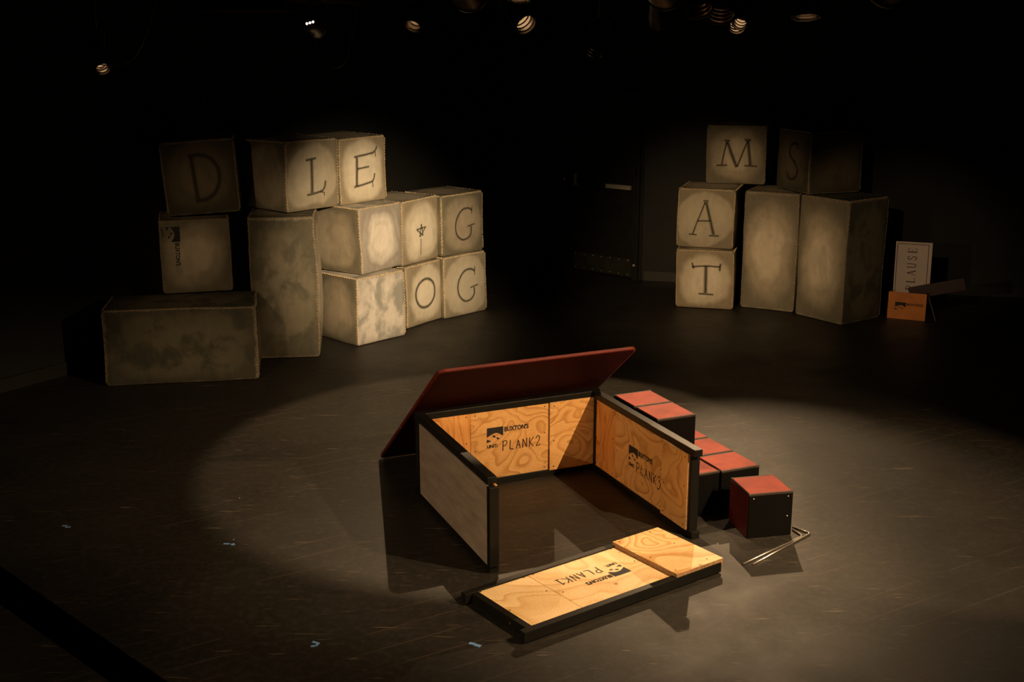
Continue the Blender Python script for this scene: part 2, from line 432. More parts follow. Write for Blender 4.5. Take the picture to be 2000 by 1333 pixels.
# ------------------------------------------------------------------ the room
def quad_slab(name, pts, mat, kind=True, thick=(0,0,-.1)):
    bm = bmesh.new()
    a = [bm.verts.new(p) for p in pts]; b_ = [bm.verts.new(Vector(p)+Vector(thick)) for p in pts]
    bm.faces.new(a); bm.faces.new(b_[::-1])
    for i in range(len(a)): bm.faces.new((a[i], a[(i+1) % len(a)], b_[(i+1) % len(a)], b_[i]))
    return struct(finish(name, bm, mat))
floor = quad_slab('floor', [(-8, -1, 0), (8.5, -1, 0), (8.5, 17, 0), (-8, 17, 0)], M_FLOOR)
quad_slab('ceiling', [(-8, -1, 3.75), (8.5, -1, 3.75), (8.5, 17, 3.75), (-8, 17, 3.75)], M_CEIL, thick=(0,0,.1))
CORNER = Vector((-.26, 15.18, 0)); BEND = Vector((1.50, 13.72, 0)); LEFTP = Vector((-8.32, 2.78, 0)); RIGHTP = Vector((8.5, 12.1, 0))
def wall(name, a, b_, h, mat, t=.12, z0=0.0, off=0.0):
    """a wall whose room face runs a->b, thickness behind it"""
    d = (b_-a).normalized(); n = Vector((-d.y, d.x, 0))       # points away from the room
    bm = bmesh.new()
    A = a - n*off; B = b_ - n*off
    box(bm, 0, (B-A).length, 0, t, z0, h)
    o = finish(name, bm, mat); o.location = A; o.rotation_euler = (0, 0, math.atan2(d.y, d.x)); return struct(o)
wall('wall_left', LEFTP, CORNER, 3.75, M_WALL)
wall('wall_back', CORNER, BEND, 3.75, M_WALL)
wall('wall_right', BEND, RIGHTP, 3.75, M_WALL)
wall('baseboard_left', LEFTP, CORNER - Vector((.545,.838,0))*.1, .11, M_BASEB, .018, .0, .018)
wall('baseboard_right', BEND + Vector((.02,-.005,0)), RIGHTP, .11, M_BASEB, .018, .0, .018)

# door with kick plate and panic bar
dd = (BEND - CORNER).normalized()
dstart = CORNER + dd*1.31
dr = struct(finish('door_1', (lambda bm: (box(bm, 0, .86, -.035, 0, .012, 2.08, .004), bm)[1])(bmesh.new()), M_DOOR))
dr.location = dstart; dr.rotation_euler = (0, 0, math.atan2(dd.y, dd.x))
bm = bmesh.new()
box(bm, -.07, -.005, -.05, 0, 0, 2.15, .004); box(bm, .865, .93, -.05, 0, 0, 2.15, .004); box(bm, -.005, .865, -.05, 0, 2.085, 2.15, .004)
finish('door_frame', bm, M_DOOR, dr)
kp = finish('kick_plate', (lambda bm: (box(bm, .02, .84, -.040, -.0352, .03, .235, .001), bm)[1])(bmesh.new()), M_KICK, dr)
bm = bmesh.new()
for i in range(7):
    for z in (.05, .215): lathe(bm, [(.0065, 0), (.005, .002), (.0, .003)], 8, Matrix.Translation((.05+i*.125, -.0402, z)) @ Matrix.Rotation(PI/2, 4, 'X'))
s_ = finish('plate_screws', bm, M_BAR, kp)
bm = bmesh.new(); box(bm, .50, .835, -.095, -.045, 1.035, 1.085, .006); finish('bar_housing', bm, M_BAR, dr)
bm = bmesh.new(); box(bm, .07, .50, -.085, -.055, 1.062, 1.082, .004); finish('push_bar', bm, M_DOOR, dr)
bm = bmesh.new(); box(bm, .035, .07, -.075, -.035, 1.03, 1.17, .003); finish('bar_bracket', bm, M_BAR, dr)
bm = bmesh.new(); lathe(bm, [(.014, 0), (.014, .01), (.007, .016), (0, .017)], 12, Matrix.Translation((.895, -.0502, .17)) @ Matrix.Rotation(PI/2, 4, 'X'))
finish('door_stop', bm, M_BAR, dr)
bm = bmesh.new(); box(bm, -.165, -.135, -.02, -.0005, 1.06, 1.10, .004)
o = finish('wall_plate', bm, M_BAR); o.location = dstart; o.rotation_euler = dr.rotation_euler
tag(o, 'tiny pale metal plate on the black back wall left of the door', 'wall plate')

# ------------------------------------------------------------------ big canvas letter blocks
U = .611
def make_block(name, label, x, y, z, th, sx=1.0, sz=1.0, kx=1, kz=1, dep=U, tilt=0.0, mats=None, letter=None, stamp_rot=False,
               bulge=0.0, seed=0, cord=M_CORD, group='painted letter blocks', rough_edge=.0):
    """origin at front bottom left corner; X along the front face, Y back, Z up. mats = (front, left, right, top)"""
    W, D, H = U*kx*sx, dep, U*kz*sz
    r = .027; rnd = random.Random(seed)
    off = Vector((seed*3.17, seed*1.31, seed*2.71))
    def dfm(p):
        c = Vector((W/2, D/2, H/2)); q = Vector(p) - c; hs = Vector((W/2, D/2, H/2))
        inn = Vector([max(-hs[i]+r, min(hs[i]-r, q[i])) for i in range(3)])
        dv = q - inn
        if dv.length > 1e-9: dv = dv.normalized()*r
        q = inn + dv
        # soft pillow + hand made wobble, no drop below the base
        nv = noise.noise_vector((q + off)*2.3)*.012 + noise.noise_vector((q + off)*9)*.0022
        nv.z *= (.25 + .75*min(1, max(0, (q.z + hs.z)/(2*hs.z))))*.6
        q = q + nv
        uu = q.x/hs.x; vv = q.y/hs.y; ww = q.z/hs.z
        pil = .006
        if abs(q.y) > hs.y*.9: q.y += math.copysign(pil*(1-uu*uu)*(1-ww*ww), q.y)
        if abs(q.x) > hs.x*.9:
            q.x += math.copysign(pil*(1-vv*vv)*(1-ww*ww), q.x)
            if bulge and q.x > 0: q.x += bulge*max(0, math.sin((ww*.5+.5)*PI*1.0))*(1.25-.85*(ww*.5+.5))*(1 - .5*vv*vv) * (1 if ww < .97 else 0) * (.5+.5*min(1, (vv+1)/.12))
        if q.z < -hs.z + .0: q.z = -hs.z
        return q + c
    bm = bmesh.new(); uvl = bm.loops.layers.uv.new('UVMap')
    def axis(n, L):
        e = [0, r*.35/L, r/L, r*2/L]
        return e + [e[-1] + (1-2*e[-1])*i/n for i in range(1, n)] + [1-a for a in e[::-1]]
    nx, ny, nz = 10*kx, 8, 10*kz
    AX, AY, AZ = axis(nx, W), axis(ny, D), axis(nz, H)
    cache = {}
    def V(a, b_, c):
        k = (round(a, 5), round(b_, 5), round(c, 5))
        if k not in cache: cache[k] = bm.verts.new(dfm((a*W, b_*D, c*H)))
        return cache[k]
    def grid(P, Q, fn, mi):
        for i in range(len(P)-1):
            for j in range(len(Q)-1):
                qs = [(P[i], Q[j]), (P[i+1], Q[j]), (P[i+1], Q[j+1]), (P[i], Q[j+1])]
                f = bm.faces.new([V(*fn(*q)) for q in qs]); f.material_index = mi; f.smooth = True
                for lp, q in zip(f.loops, qs): lp[uvl].uv = q
    grid(AX, AZ, lambda a, b_: (a, 0, b_), 0); grid(AX, AZ, lambda a, b_: (a, 1, b_), 1)
    grid(AY, AZ, lambda a, b_: (0, a, b_), 1); grid(AY, AZ, lambda a, b_: (1, a, b_), 2)
    grid(AX, AY, lambda a, b_: (a, b_, 1), 3); grid(AX, AY, lambda a, b_: (a, b_, 0), 3)
    t = thing(name, label, 'block', (x, y, z), th, group)
    t.rotation_euler = (0, tilt, th)
    if tilt < 0: t.location.z = z
    body = finish('canvas_body', bm, list(mats), t, smooth=False)
    for p in body.data.polygons: p.use_smooth = True
    # whip stitching over the edges
    def stitches(a, b_, n1, n2, dens=40):
        """one continuous zigzag cord over an edge"""
        a, b_ = Vector(a), Vector(b_); L = (b_-a).length; n = int(L*dens)
        d = (b_-a).normalized(); n1 = Vector(n1); n2 = Vector(n2); P = []
        for i in range(n):
            s = (i+.5)/n*L + rnd.uniform(-.003, .003)
            l1, l2 = rnd.uniform(.006, .017), rnd.uniform(.006, .017)
            c = a + d*s; o12 = (n1+n2).normalized()
            P += [dfm(c - n2*l1 - d*.004) + n1*.0015, dfm(c) + o12*.0035, dfm(c - n1*l2 + d*.004) + n2*.0015, dfm(c + d*.008) + o12*.0035]
        bm = bmesh.new(); tube(bm, P, .0048, 4)
        finish('seam_stitching', bm, cord, t, smooth=True)
    X1, Y1, Z1 = W, D, H
    m_ = .02
    stitches((0,0,m_), (0,0,Z1-m_), (-1,0,0), (0,-1,0)); stitches((X1,0,m_), (X1,0,Z1-m_), (1,0,0), (0,-1,0))
    stitches((m_,0,Z1), (X1-m_,0,Z1), (0,-1,0), (0,0,1))
    stitches((0,m_,Z1), (0,Y1-m_,Z1), (-1,0,0), (0,0,1), 30); stitches((X1,m_,Z1), (X1,Y1-m_,Z1), (1,0,0), (0,0,1), 30)
    F = lambda fx, fz: dfm((fx*W, 0, fz*H)) + Vector((0, -.0016, 0))
    if letter:
        bm = bmesh.new(); ul = bm.loops.layers.uv.new('UVMap')
        Lf = (lambda fy, fz: dfm((0, (1-fy)*D, fz*H)) + Vector((-.0016, 0, 0)))
        for st in letter['strokes']:
            pts, wd = st[0], st[1]*1.45
            ribbon(bm, pts, wd, Lf if letter.get('left') else F, ul, curve=len(pts) > 3)
        finish('painted_' + letter.get('what', 'letter'), bm, M_STROKE, t, smooth='keep')
    if stamp_rot:
        bm = bmesh.new()
        # turned a quarter: x of the stamp runs down the face, its top points right
        fm = lambda a, b_: F(.285 + b_/W*1.15, .915 - a/H*1.15)
        stamp(bm, fm)
        finish('stencil_stamp', bm, M_INK, t, smooth='keep')
        bm = bmesh.new()
        handwrite(bm, 'PLAN', .15, .36, -.155, -.115, fm, .003)
        finish('handwriting', bm, M_STROKE, t, smooth='keep')
    return t

w1 = .055
LET = {
 'D': [([(.40,.80),(.43,.20)], .06), ([(.36,.80),(.50,.81),(.64,.76),(.74,.62),(.75,.45),(.68,.30),(.56,.21),(.40,.19)], w1)],
 'L': [([(.36,.72),(.56,.735)], .035), ([(.47,.72),(.46,.25)], .06), ([(.37,.225),(.62,.255),(.70,.30),(.73,.40)], .035), ([(.62,.25),(.70,.235),(.70,.19)], .02)],
 'E': [([(.36,.70),(.34,.27)], .055), ([(.30,.71),(.60,.735),(.74,.76),(.80,.84)], .035), ([(.36,.53),(.62,.545)], .03), ([(.28,.26),(.60,.30),(.70,.33),(.74,.43)], .035), ([(.68,.31),(.69,.22)], .02), ([(.76,.76),(.77,.68)], .02)],
 'G': [([(.72,.70),(.62,.745),(.48,.73),(.36,.62),(.31,.47),(.35,.33),(.47,.24),(.60,.25),(.68,.32),(.69,.44)], .038), ([(.60,.445),(.78,.47)], .026), ([(.72,.78),(.71,.64)], .022)],
 '*': [([(.50+.0,.60),(.455,.41)], .026), ([(.50,.60),(.545,.42)], .026), ([(.38,.53),(.62,.545)], .026), ([(.38,.53),(.54,.42)], .022), ([(.62,.545),(.46,.41)], .022), ([(.49,.38),(.485,.12)], .018)],
 'O': [([(.50+.27*math.cos(a), .51+.235*math.sin(a)) for a in [2*PI*k/14 for k in range(15)]], .05)],
 'M': [([(.27,.33),(.345,.73)], .032), ([(.30,.745),(.40,.745)], .03), ([(.355,.72),(.52,.29)], .055), ([(.53,.30),(.69,.74)], .030), ([(.64,.76),(.75,.76)], .04), ([(.70,.74),(.75,.33)], .055), ([(.18,.315),(.36,.32)], .03), ([(.65,.32),(.86,.315)], .03)],
 'S': [([(.66,.70),(.60,.78),(.45,.76),(.38,.64),(.46,.54),(.60,.46),(.66,.34),(.58,.22),(.42,.20),(.34,.30)], .05)],
 'A': [([(.30,.24),(.47,.78)], .028), ([(.49,.78),(.66,.24)], .055), ([(.37,.46),(.60,.47)], .028), ([(.44,.80),(.53,.80)], .03), ([(.23,.23),(.37,.225)], .028), ([(.58,.22),(.75,.22)], .028)],
 'T': [([(.27,.71),(.50,.735),(.76,.73)], .032), ([(.51,.73),(.51,.27)], .065), ([(.27,.78),(.30,.68)], .03), ([(.76,.79),(.75,.66)], .036), ([(.39,.255),(.65,.25)], .032)],
}
def lt(c, **k): return dict(strokes=LET[c], **k)
B = make_block
# left hand pile
B('canvas_bench_block', 'long low blank olive block lying at the far left of the left pile', -3.30, 9.443, 0, .171, 1.0, 1.03, 2, 1, mats=(ST_DARK, ST_DARK, ST_SHADED, ST_DARK), seed=1, cord=M_CORD2)
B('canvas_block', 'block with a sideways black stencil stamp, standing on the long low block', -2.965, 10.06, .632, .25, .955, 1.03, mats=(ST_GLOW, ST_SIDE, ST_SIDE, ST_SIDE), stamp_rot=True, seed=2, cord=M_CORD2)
B('canvas_block', 'dim block painted with the letter D, top left of the left pile', -2.915, 10.20, 1.272, .20, 1.0, 1.02, dep=.50, tilt=-.05, mats=(ST_SHADED, ST_SHADED, ST_SHADED, ST_SHADED), letter=lt('D'), seed=3, cord=M_CORD2)
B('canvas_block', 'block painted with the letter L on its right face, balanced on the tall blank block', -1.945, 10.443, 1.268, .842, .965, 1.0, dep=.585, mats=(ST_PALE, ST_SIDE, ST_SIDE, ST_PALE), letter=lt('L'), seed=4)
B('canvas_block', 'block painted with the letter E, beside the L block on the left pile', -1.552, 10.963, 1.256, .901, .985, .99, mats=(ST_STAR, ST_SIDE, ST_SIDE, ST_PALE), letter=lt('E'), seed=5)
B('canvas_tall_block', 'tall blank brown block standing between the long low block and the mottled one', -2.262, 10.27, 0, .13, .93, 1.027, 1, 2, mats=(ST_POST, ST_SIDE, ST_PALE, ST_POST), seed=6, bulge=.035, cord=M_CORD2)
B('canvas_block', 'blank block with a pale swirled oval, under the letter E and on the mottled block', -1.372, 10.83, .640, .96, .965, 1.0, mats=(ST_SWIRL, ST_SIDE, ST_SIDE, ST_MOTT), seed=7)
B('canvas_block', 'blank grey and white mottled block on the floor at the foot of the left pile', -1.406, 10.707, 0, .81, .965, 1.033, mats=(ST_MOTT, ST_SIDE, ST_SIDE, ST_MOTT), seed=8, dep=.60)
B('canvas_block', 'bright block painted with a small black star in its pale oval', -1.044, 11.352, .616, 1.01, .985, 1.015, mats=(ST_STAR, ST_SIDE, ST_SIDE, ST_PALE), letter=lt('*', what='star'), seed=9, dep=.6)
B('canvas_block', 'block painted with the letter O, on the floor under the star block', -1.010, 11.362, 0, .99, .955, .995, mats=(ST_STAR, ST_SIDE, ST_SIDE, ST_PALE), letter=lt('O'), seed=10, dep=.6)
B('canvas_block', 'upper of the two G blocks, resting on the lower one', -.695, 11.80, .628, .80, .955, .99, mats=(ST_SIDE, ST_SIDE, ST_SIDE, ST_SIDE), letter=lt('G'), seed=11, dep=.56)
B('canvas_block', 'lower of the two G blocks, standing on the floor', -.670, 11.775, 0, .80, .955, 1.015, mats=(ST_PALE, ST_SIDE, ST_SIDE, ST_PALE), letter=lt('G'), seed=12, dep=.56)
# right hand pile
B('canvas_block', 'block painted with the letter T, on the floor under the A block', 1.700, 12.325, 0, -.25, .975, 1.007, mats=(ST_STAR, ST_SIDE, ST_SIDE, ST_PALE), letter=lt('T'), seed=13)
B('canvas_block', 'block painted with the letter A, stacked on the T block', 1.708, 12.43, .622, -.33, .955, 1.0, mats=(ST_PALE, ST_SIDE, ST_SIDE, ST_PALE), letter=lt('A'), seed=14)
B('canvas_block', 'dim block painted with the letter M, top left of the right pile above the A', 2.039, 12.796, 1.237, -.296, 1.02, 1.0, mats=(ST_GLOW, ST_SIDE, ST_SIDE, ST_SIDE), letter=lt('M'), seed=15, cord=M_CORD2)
B('canvas_block', 'dim block with the letter S on its left side, top right of the right pile', 2.906, 11.87, 1.236, .33, .97, 1.0, mats=(ST_SHADED, ST_SHADED, ST_SHADED, ST_SHADED), letter=lt('S', left=True), seed=16, cord=M_CORD2)
B('canvas_tall_block', 'tall blank tan block in the middle of the right pile beside the T block', 2.375, 12.33, 0, -.50, .94, 1.0, 1, 2, mats=(ST_GLOW, ST_SIDE, ST_SIDE, ST_SIDE), seed=17, cord=M_CORD2, dep=.58)
B('canvas_tall_block', 'tall blank block turned corner forward at the right end of the right pile', 3.221, 11.506, 0, .617, .96, 1.003, 1, 2, mats=(ST_DARK, ST_GLOW, ST_DARK, ST_DARK), seed=18, cord=M_CORD2)  # front face in darker paint: shading by lamp angle put into colour

# ------------------------------------------------------------------ plank units (framed plywood flats)
LP, HP, TP = 1.285, .5375, .055
def plank_unit(name, label, digit, rail_in, laid=False, S=(.36, .93), top_in=None, LP=1.285):
    """local frame: X along the unit, Z up its height, inner plywood face at y = 0 looking to -Y, grey outer face at y = TP"""
    t = thing(name, label, 'stage flat', group='framed plywood plank units')
    ra, rb = rail_in
    for z0 in (0, HP-.042):
        bm = bmesh.new(); box(bm, ra if z0 == 0 or top_in is None else top_in, rb, -.006, TP-.006, z0, z0+.042, .003); finish('rail', bm, M_BLACK, t)
    for x0 in (.012, LP-.052):
        bm = bmesh.new(); box(bm, x0, x0+.04, .0, TP, .042, HP-.042, .003); finish('end_post', bm, M_BLACK, t)
    bm = bmesh.new(); box(bm, .052, LP-.052, TP-.012, TP-.001, .042, HP-.042); finish('outer_panel', bm, M_GREYPLY, t)
    pm, pe, pr = (PLY_LAID, PLY_LAID, PLY_RAISED) if laid else (PLY_MID, PLY_END, PLY_MID)
    z0, z1 = (.022, HP-.022) if laid else (.038, HP-.038)
    S1, S2 = S
    bm = bmesh.new(); box(bm, .03, S1-.001, .002, .014, z0, z1, .001); finish('plywood_end_section', bm, pe, t)
    bm = bmesh.new(); box(bm, S1+.001, S2, .001, .014, z0, z1, .001); finish('plywood_centre_section', bm, pm, t)
    th = .028 if laid else .016
    bm = bmesh.new(); box(bm, S2, (LP+.02 if laid else LP-.03), -th+.002, .010, z0-(.018 if laid else 0), z1+(.0 if laid else 0), .001)
    for f in bm.faces:
        f.material_index = 0 if abs(f.normal.y) > .7 else 1
    bm.normal_update()
    for f in bm.faces: f.material_index = 0 if abs(f.normal.y) > .7 else 1
    finish('raised_plywood_section', bm, [pr, PLY_EDGE], t)
    # screw heads
    for i, x in enumerate((.06, S1-.03, S1+.03, S2-.03, S2+.03, LP-.06)):
        for z in (z0+.025, (z0+z1)/2 + .03*((i % 2)*2-1), z1-.025):
            yy = (-th+.0015) if x > S2 else .0005
            bm = bmesh.new(); lathe(bm, [(.0045, 0), (.0035, .0012), (0, .0014)], 8, Matrix.Translation((x, yy, z)) @ Matrix.Rotation(PI/2, 4, 'X'))
            finish('screw_head', bm, M_MARKER, t)
    bm = bmesh.new()
    if not laid:
        fm = lambda a, b_: Vector((.47 + a, -.0008, .382 + b_)) if digit == '2' else Vector((.495 + a, -.0008, .330 + b_))
        hx = (.105, .385, -.165, -.100) if digit == '2' else (.095, .405, -.150, -.085)
    else:
        fm = lambda a, b_: Vector((.838 - a, -.0008, .215 - b_))
        hx = (.12, .42, -.150, -.085)
    stamp(bm, fm); finish('stencil_stamp', bm, M_INK, t, smooth='keep')
    bm = bmesh.new(); handwrite(bm, 'PLANK' + digit, *hx[:2], hx[2], hx[3], fm, .0055)
    finish('handwriting', bm, M_MARKER, t, smooth='keep')
    return t
A0 = Vector((-.61, 7.116, 0)); E0 = Vector((.5558, 7.637, 0))
def dirv(a): return Vector((math.cos(a), math.sin(a), 0))
# back unit: inner face looks to the camera
t = plank_unit('plank_unit', 'upright plywood flat at the back of the open box, marked PLANK 2', '2', (0.0, LP), S=(.36, .905))
t.location = A0 + dirv(.4204-PI/2)*TP + dirv(.4204)*.0; t.rotation_euler = (0, 0, .4204)
# right unit: inner face looks left
t = plank_unit('plank_unit', 'upright plywood flat on the right of the open box, marked PLANK 3', '3', (.0, 1.252), S=(.313, .915), LP=1.229)
t.location = E0 + dirv(-1.16-PI/2)*TP + dirv(-1.16)*.058; t.rotation_euler = (0, 0, -1.16)
# left unit: grey outer face looks to the camera; its plywood looks right (turned end for end)
t = plank_unit('plank_unit', 'upright flat on the left of the open box showing its grey outer face', '2', (.03, 1.221), top_in=.056, LP=1.221)
for c in list(t.children):
    if c.name.startswith(('stencil_stamp', 'handwriting')): bpy.data.objects.remove(c)
pos = A0 + dirv(-1.1729)*(LP-.005) + dirv(-1.1729+PI/2)*TP
t.location = pos; t.rotation_euler = (0, 0, PI-1.1729)
# laid unit: plywood up. local -Y -> up, local Z -> toward back-left, X along
t = plank_unit('plank_unit', 'plywood flat lying on the floor in front of the box, marked PLANK 1 upside down', '1', (-.03, LP+.005), laid=True, S=(.365, .965))
th1 = .6345
ex = dirv(th1); ez = dirv(th1+PI/2)
R = Matrix(((ex.x, 0, ez.x, 0), (ex.y, 0, ez.y, 0), (0, -1, 0, 0), (0, 0, 0, 1)))
# columns: local X->ex, local Y->(0,0,-1), local Z->ez
R = Matrix.Identity(4); R.col[0] = (ex.x, ex.y, 0, 0); R.col[1] = (0, 0, -1, 0); R.col[2] = (ez.x, ez.y, 0, 0)
q = Vector((.07, 5.229, 0)) - ez*.022 + ex*.0
R.translation = (q.x, q.y, TP+.0005)
t.matrix_world = R

# red board leaning on the back unit
d2 = dirv(.4204); n2 = Vector((-d2.y, d2.x, 0))
v = (Vector((0, 0, .5375)) - n2*.684).normalized(); nb = d2.cross(v).normalized()
if nb.z < 0: nb = -nb                                   # upper face normal
F0 = A0 + n2*.684
bt = thing('table_top_board', 'big maroon board with a chipped red edge, leaning over the back of the open box', 'board')
BW, BL, BT = 1.31, 1.475, .022
def rr_outline(w_, l_, r, k=5):
    pts = []
    for cx, cy, a0 in ((w_-r, r, -PI/2), (w_-r, l_-r, 0), (r, l_-r, PI/2), (r, r, PI)):
        for i in range(k+1):
            a = a0 + PI/2*i/k; pts.append((cx + r*math.cos(a), cy + r*math.sin(a)))
    return pts
bm = bmesh.new(); ol = rr_outline(BW, BL, .045)
def bp3(x, y, z): return F0 + d2*(x-.005) + v*y + nb*z
lo = [bm.verts.new(bp3(x, y, .0035)) for x, y in ol]; hi = [bm.verts.new(bp3(x, y, BT+.0015)) for x, y in ol]
bm.faces.new(lo); bm.faces.new(hi)
for i in range(len(lo)): bm.faces.new((lo[i], lo[(i+1) % len(lo)], hi[(i+1) % len(lo)], hi[i]))
finish('board_panel', bm, M_BOARD, bt)
bm = bmesh.new(); o1 = rr_outline(BW+.004, BL+.004, .047); o2 = rr_outline(BW-.018, BL-.018, .037)
o1 = [(x-.002, y-.002) for x, y in o1]; o2 = [(x+.009, y+.009) for x, y in o2]
rings = [[bm.verts.new(bp3(x, y, z)) for x, y in o] for o, z in ((o2, .0015), (o1, .0045), (o1, BT-.001), (o2, BT+.003))]
rings.append(rings[0])
for P, Q in zip(rings, rings[1:]):
    for i in range(len(P)): bm.faces.new((P[i], P[(i+1) % len(P)], Q[(i+1) % len(P)], Q[i]))
finish('edge_trim', bm, M_BOARDEDGE, bt)

# ------------------------------------------------------------------ red topped boxes
def red_box(label, x, y, z, th, s=.270, red_left=False):
    t = thing('red_topped_box', label, 'box', (x, y, z), th, 'red topped black boxes')
    bm = bmesh.new(); box(bm, 0, s, 0, s, 0, s-.004, .004); finish('box_body', bm, M_BLOCKBLACK, t)
    bm = bmesh.new(); box(bm, .007, s-.007, .012, s-.012, s-.006, s, .0015); finish('red_top', bm, M_RED, t)
    bm = bmesh.new()
    box(bm, .0, s, -.001, .011, s-.014, s-.0005, .002); finish('worn_edge', bm, M_TRIM, t)
    bm = bmesh.new(); box(bm, .0, s, s-.011, s+.001, s-.014, s-.0005, .002); finish('worn_edge', bm, M_TRIM, t)
    if red_left:
        bm = bmesh.new(); box(bm, -.003, .002, .006, s-.006, .006, s-.012, .001); finish('red_side', bm, M_REDSIDE, t)
        for a, b_ in ((.03, s-.03), (s-.03, s-.03), (s-.03, .12)):
            bm = bmesh.new()
            lathe(bm, [(.004, 0), (.003, .001), (0, .0012)], 8, Matrix.Translation((a, -.0004, b_)) @ Matrix.Rotation(PI/2, 4, 'X'))
            finish('screw_head', bm, M_BAR, t)
    return t
red_box('single red topped box standing apart, deep red on its left side', 1.3435, 6.422, 0, .2171, .271, True)
ex = dirv(.4147); ey = dirv(.4147+PI/2)
base = Vector((1.498, 6.905, 0)) - ex*.270
names = {
 (0, 0, 0): 'low red topped box just behind the single box, front of the right hand row',
 (0, 1, 0): 'low red topped box in the middle of the right hand row, second from the front',
 (0, 2, 0): 'low red topped box third from the front in the right hand row, mostly hidden',
 (1, 0, 0): 'low red topped box beside the right plywood flat, at the front of the left row',
 (1, 1, 0): 'black box at the bottom under the nearer raised red top',
 (1, 2, 0): 'black box at the bottom under the farther raised red top',
 (1, 1, 1): 'nearer of the two raised red topped boxes stacked one up, its black front showing',
 (1, 2, 1): 'farther of the two raised red topped boxes stacked one up against the flat',
}
for (cx, cy, cz), lb in names.items():
    p = base - ex*(.276*cx) + ey*(.284*cy + (.012 if cx else 0))
    red_box(lb, p.x, p.y, cz*.2712, .4147)

# steel hinge pins on the floor
def rod(label, a, b_, c):
    bm = bmesh.new(); r = .0058
    A, Bq, Cq = Vector((*a, r)), Vector((*b_, r)), Vector((*c, r))
    k = .022; P = [A, A.lerp(Bq, .5)]
    p1 = Bq + (A-Bq).normalized()*k; p2 = Bq + (Cq-Bq).normalized()*k
    P += [p1*(1-t_)**2 + Bq*2*t_*(1-t_) + p2*t_*t_ for t_ in (0, .25, .5, .75, 1)] + [Cq]
    tube(bm, P, r, 10)
    return tag(finish('bent_steel_pin', bm, M_STEEL, smooth=True), label, 'rod', 'bent steel pins on the floor')
rod('thin bent steel rod on the floor, the one nearer the red box', (1.257, 6.076), (1.668, 6.446), (1.632, 6.540))
rod('thin bent steel rod on the floor, the one farther right of the pair', (1.31, 6.072), (1.722, 6.486), (1.640, 6.575))

# spike tape marks
def tape(label, x, y, pieces):
    bm = bmesh.new()
    for px, py, a, l, w_ in pieces:
        M = Matrix.Translation((x+px, y+py, 0)) @ Matrix.Rotation(a, 4, 'Z')
        box(bm, -l/2, l/2, -w_/2, w_/2, .0002, .0012, 0, 0, M)
    tag(finish('spike_tape', bm, M_TAPE), label, 'tape', 'blue tape marks')
tape('pale blue tape mark on the floor farthest left', -2.611, 6.599, [(-.014, .008, .1, .03, .018), (.012, -.010, .25, .03, .018)])
tape('pale blue tape mark on the floor by the left edge of the light pool', -1.601, 6.352, [(-.016, 0, 0, .034, .016), (.022, -.008, .6, .022, .022)])
tape('pale blue curled tape mark on the floor at the bottom of the picture', -.935, 5.201, [(-.004, .018, -.5, .026, .014), (.012, .0, 1.3, .030, .014), (-.003, -.018, .4, .028, .014)])
tape('pale blue tape mark on the floor left of the lying flat', -.175, 5.196, [(-.014, .010, -.35, .032, .02), (.012, -.008, -.5, .034, .022)])

# ------------------------------------------------------------------ crate with the sign
CT = -.433
ct = thing('prop_crate', 'orange stained plywood crate with a black stamp, on the floor right of the tall blocks', 'crate', (3.77, 11.853, 0), CT)
cw, cd, ch, tt = .365, .27, .272, .012
for nm, a, m_ in (('front_panel', (0, cw, 0, tt, 0, ch), PLY_CRATE), ('back_panel', (0, cw, cd-tt, cd, 0, ch), M_MAROON),
                  ('side_panel', (0, tt, tt, cd-tt, 0, ch), M_MAROON), ('side_panel', (cw-tt, cw, tt, cd-tt, 0, ch), M_MAROON), ('bottom_panel', (tt, cw-tt, tt, cd-tt, 0, tt), M_MAROON)):
    bm = bmesh.new(); box(bm, *a, .0015); finish(nm, bm, m_, ct)
bm = bmesh.new(); stamp(bm, lambda a, b_: Vector((.070 + a*.92, -.0008, .172 + b_*.80)))
for vv in [v_ for v_ in bm.verts if v_.co.z < .172-.80*.105]: bm.verts.remove(vv)
finish('stencil_stamp', bm, M_INK, ct, smooth='keep')

SER = {
 'A': [([(.12,0),(.48,1)], .05), ([(.48,1),(.84,0)], .11), ([(.25,.36),(.70,.36)], .045), ([(.0,0),(.26,0)], .04), ([(.70,0),(1,0)], .04)],
 'P': [([(.25,0),(.25,1)], .11), ([(.1,1),(.5,1.0),(.76,.88),(.76,.64),(.5,.50),(.25,.50)], .07), ([(.08,0),(.45,0)], .04)],
 'L': [([(.25,0),(.25,1)], .11), ([(.08,1),(.45,1)], .04), ([(.08,0),(.85,0)], .05), ([(.85,0),(.88,.24)], .05)],
 'U': [([(.2,1),(.2,.38),(.30,.08),(.5,.0),(.70,.08),(.78,.38),(.78,1)], .08), ([(.04,1),(.36,1)], .04), ([(.64,1),(.92,1)], .04)],
 'S': [([(.78,.78),(.62,.98),(.34,.96),(.24,.76),(.38,.58),(.66,.42),(.76,.22),(.60,.02),(.32,.02),(.2,.22)], .08)],
 'E': [([(.25,0),(.25,1)], .11), ([(.08,1),(.80,1)], .045), ([(.80,1),(.82,.80)], .05), ([(.25,.52),(.62,.52)], .045), ([(.08,0),(.82,0)], .05), ([(.82,0),(.86,.22)], .05)],
}
st = thing('applause_sign', 'white card sign lettered PLAUSE sideways, standing up out of the crate', 'sign')
sw, sh = .350, .735
bm = bmesh.new(); box(bm, 0, sw, 0, .006, 0, sh, .001); finish('sign_card', bm, M_CARD, st)
bm = bmesh.new()
fm = lambda a, b_: Vector((a, -.0008, b_))
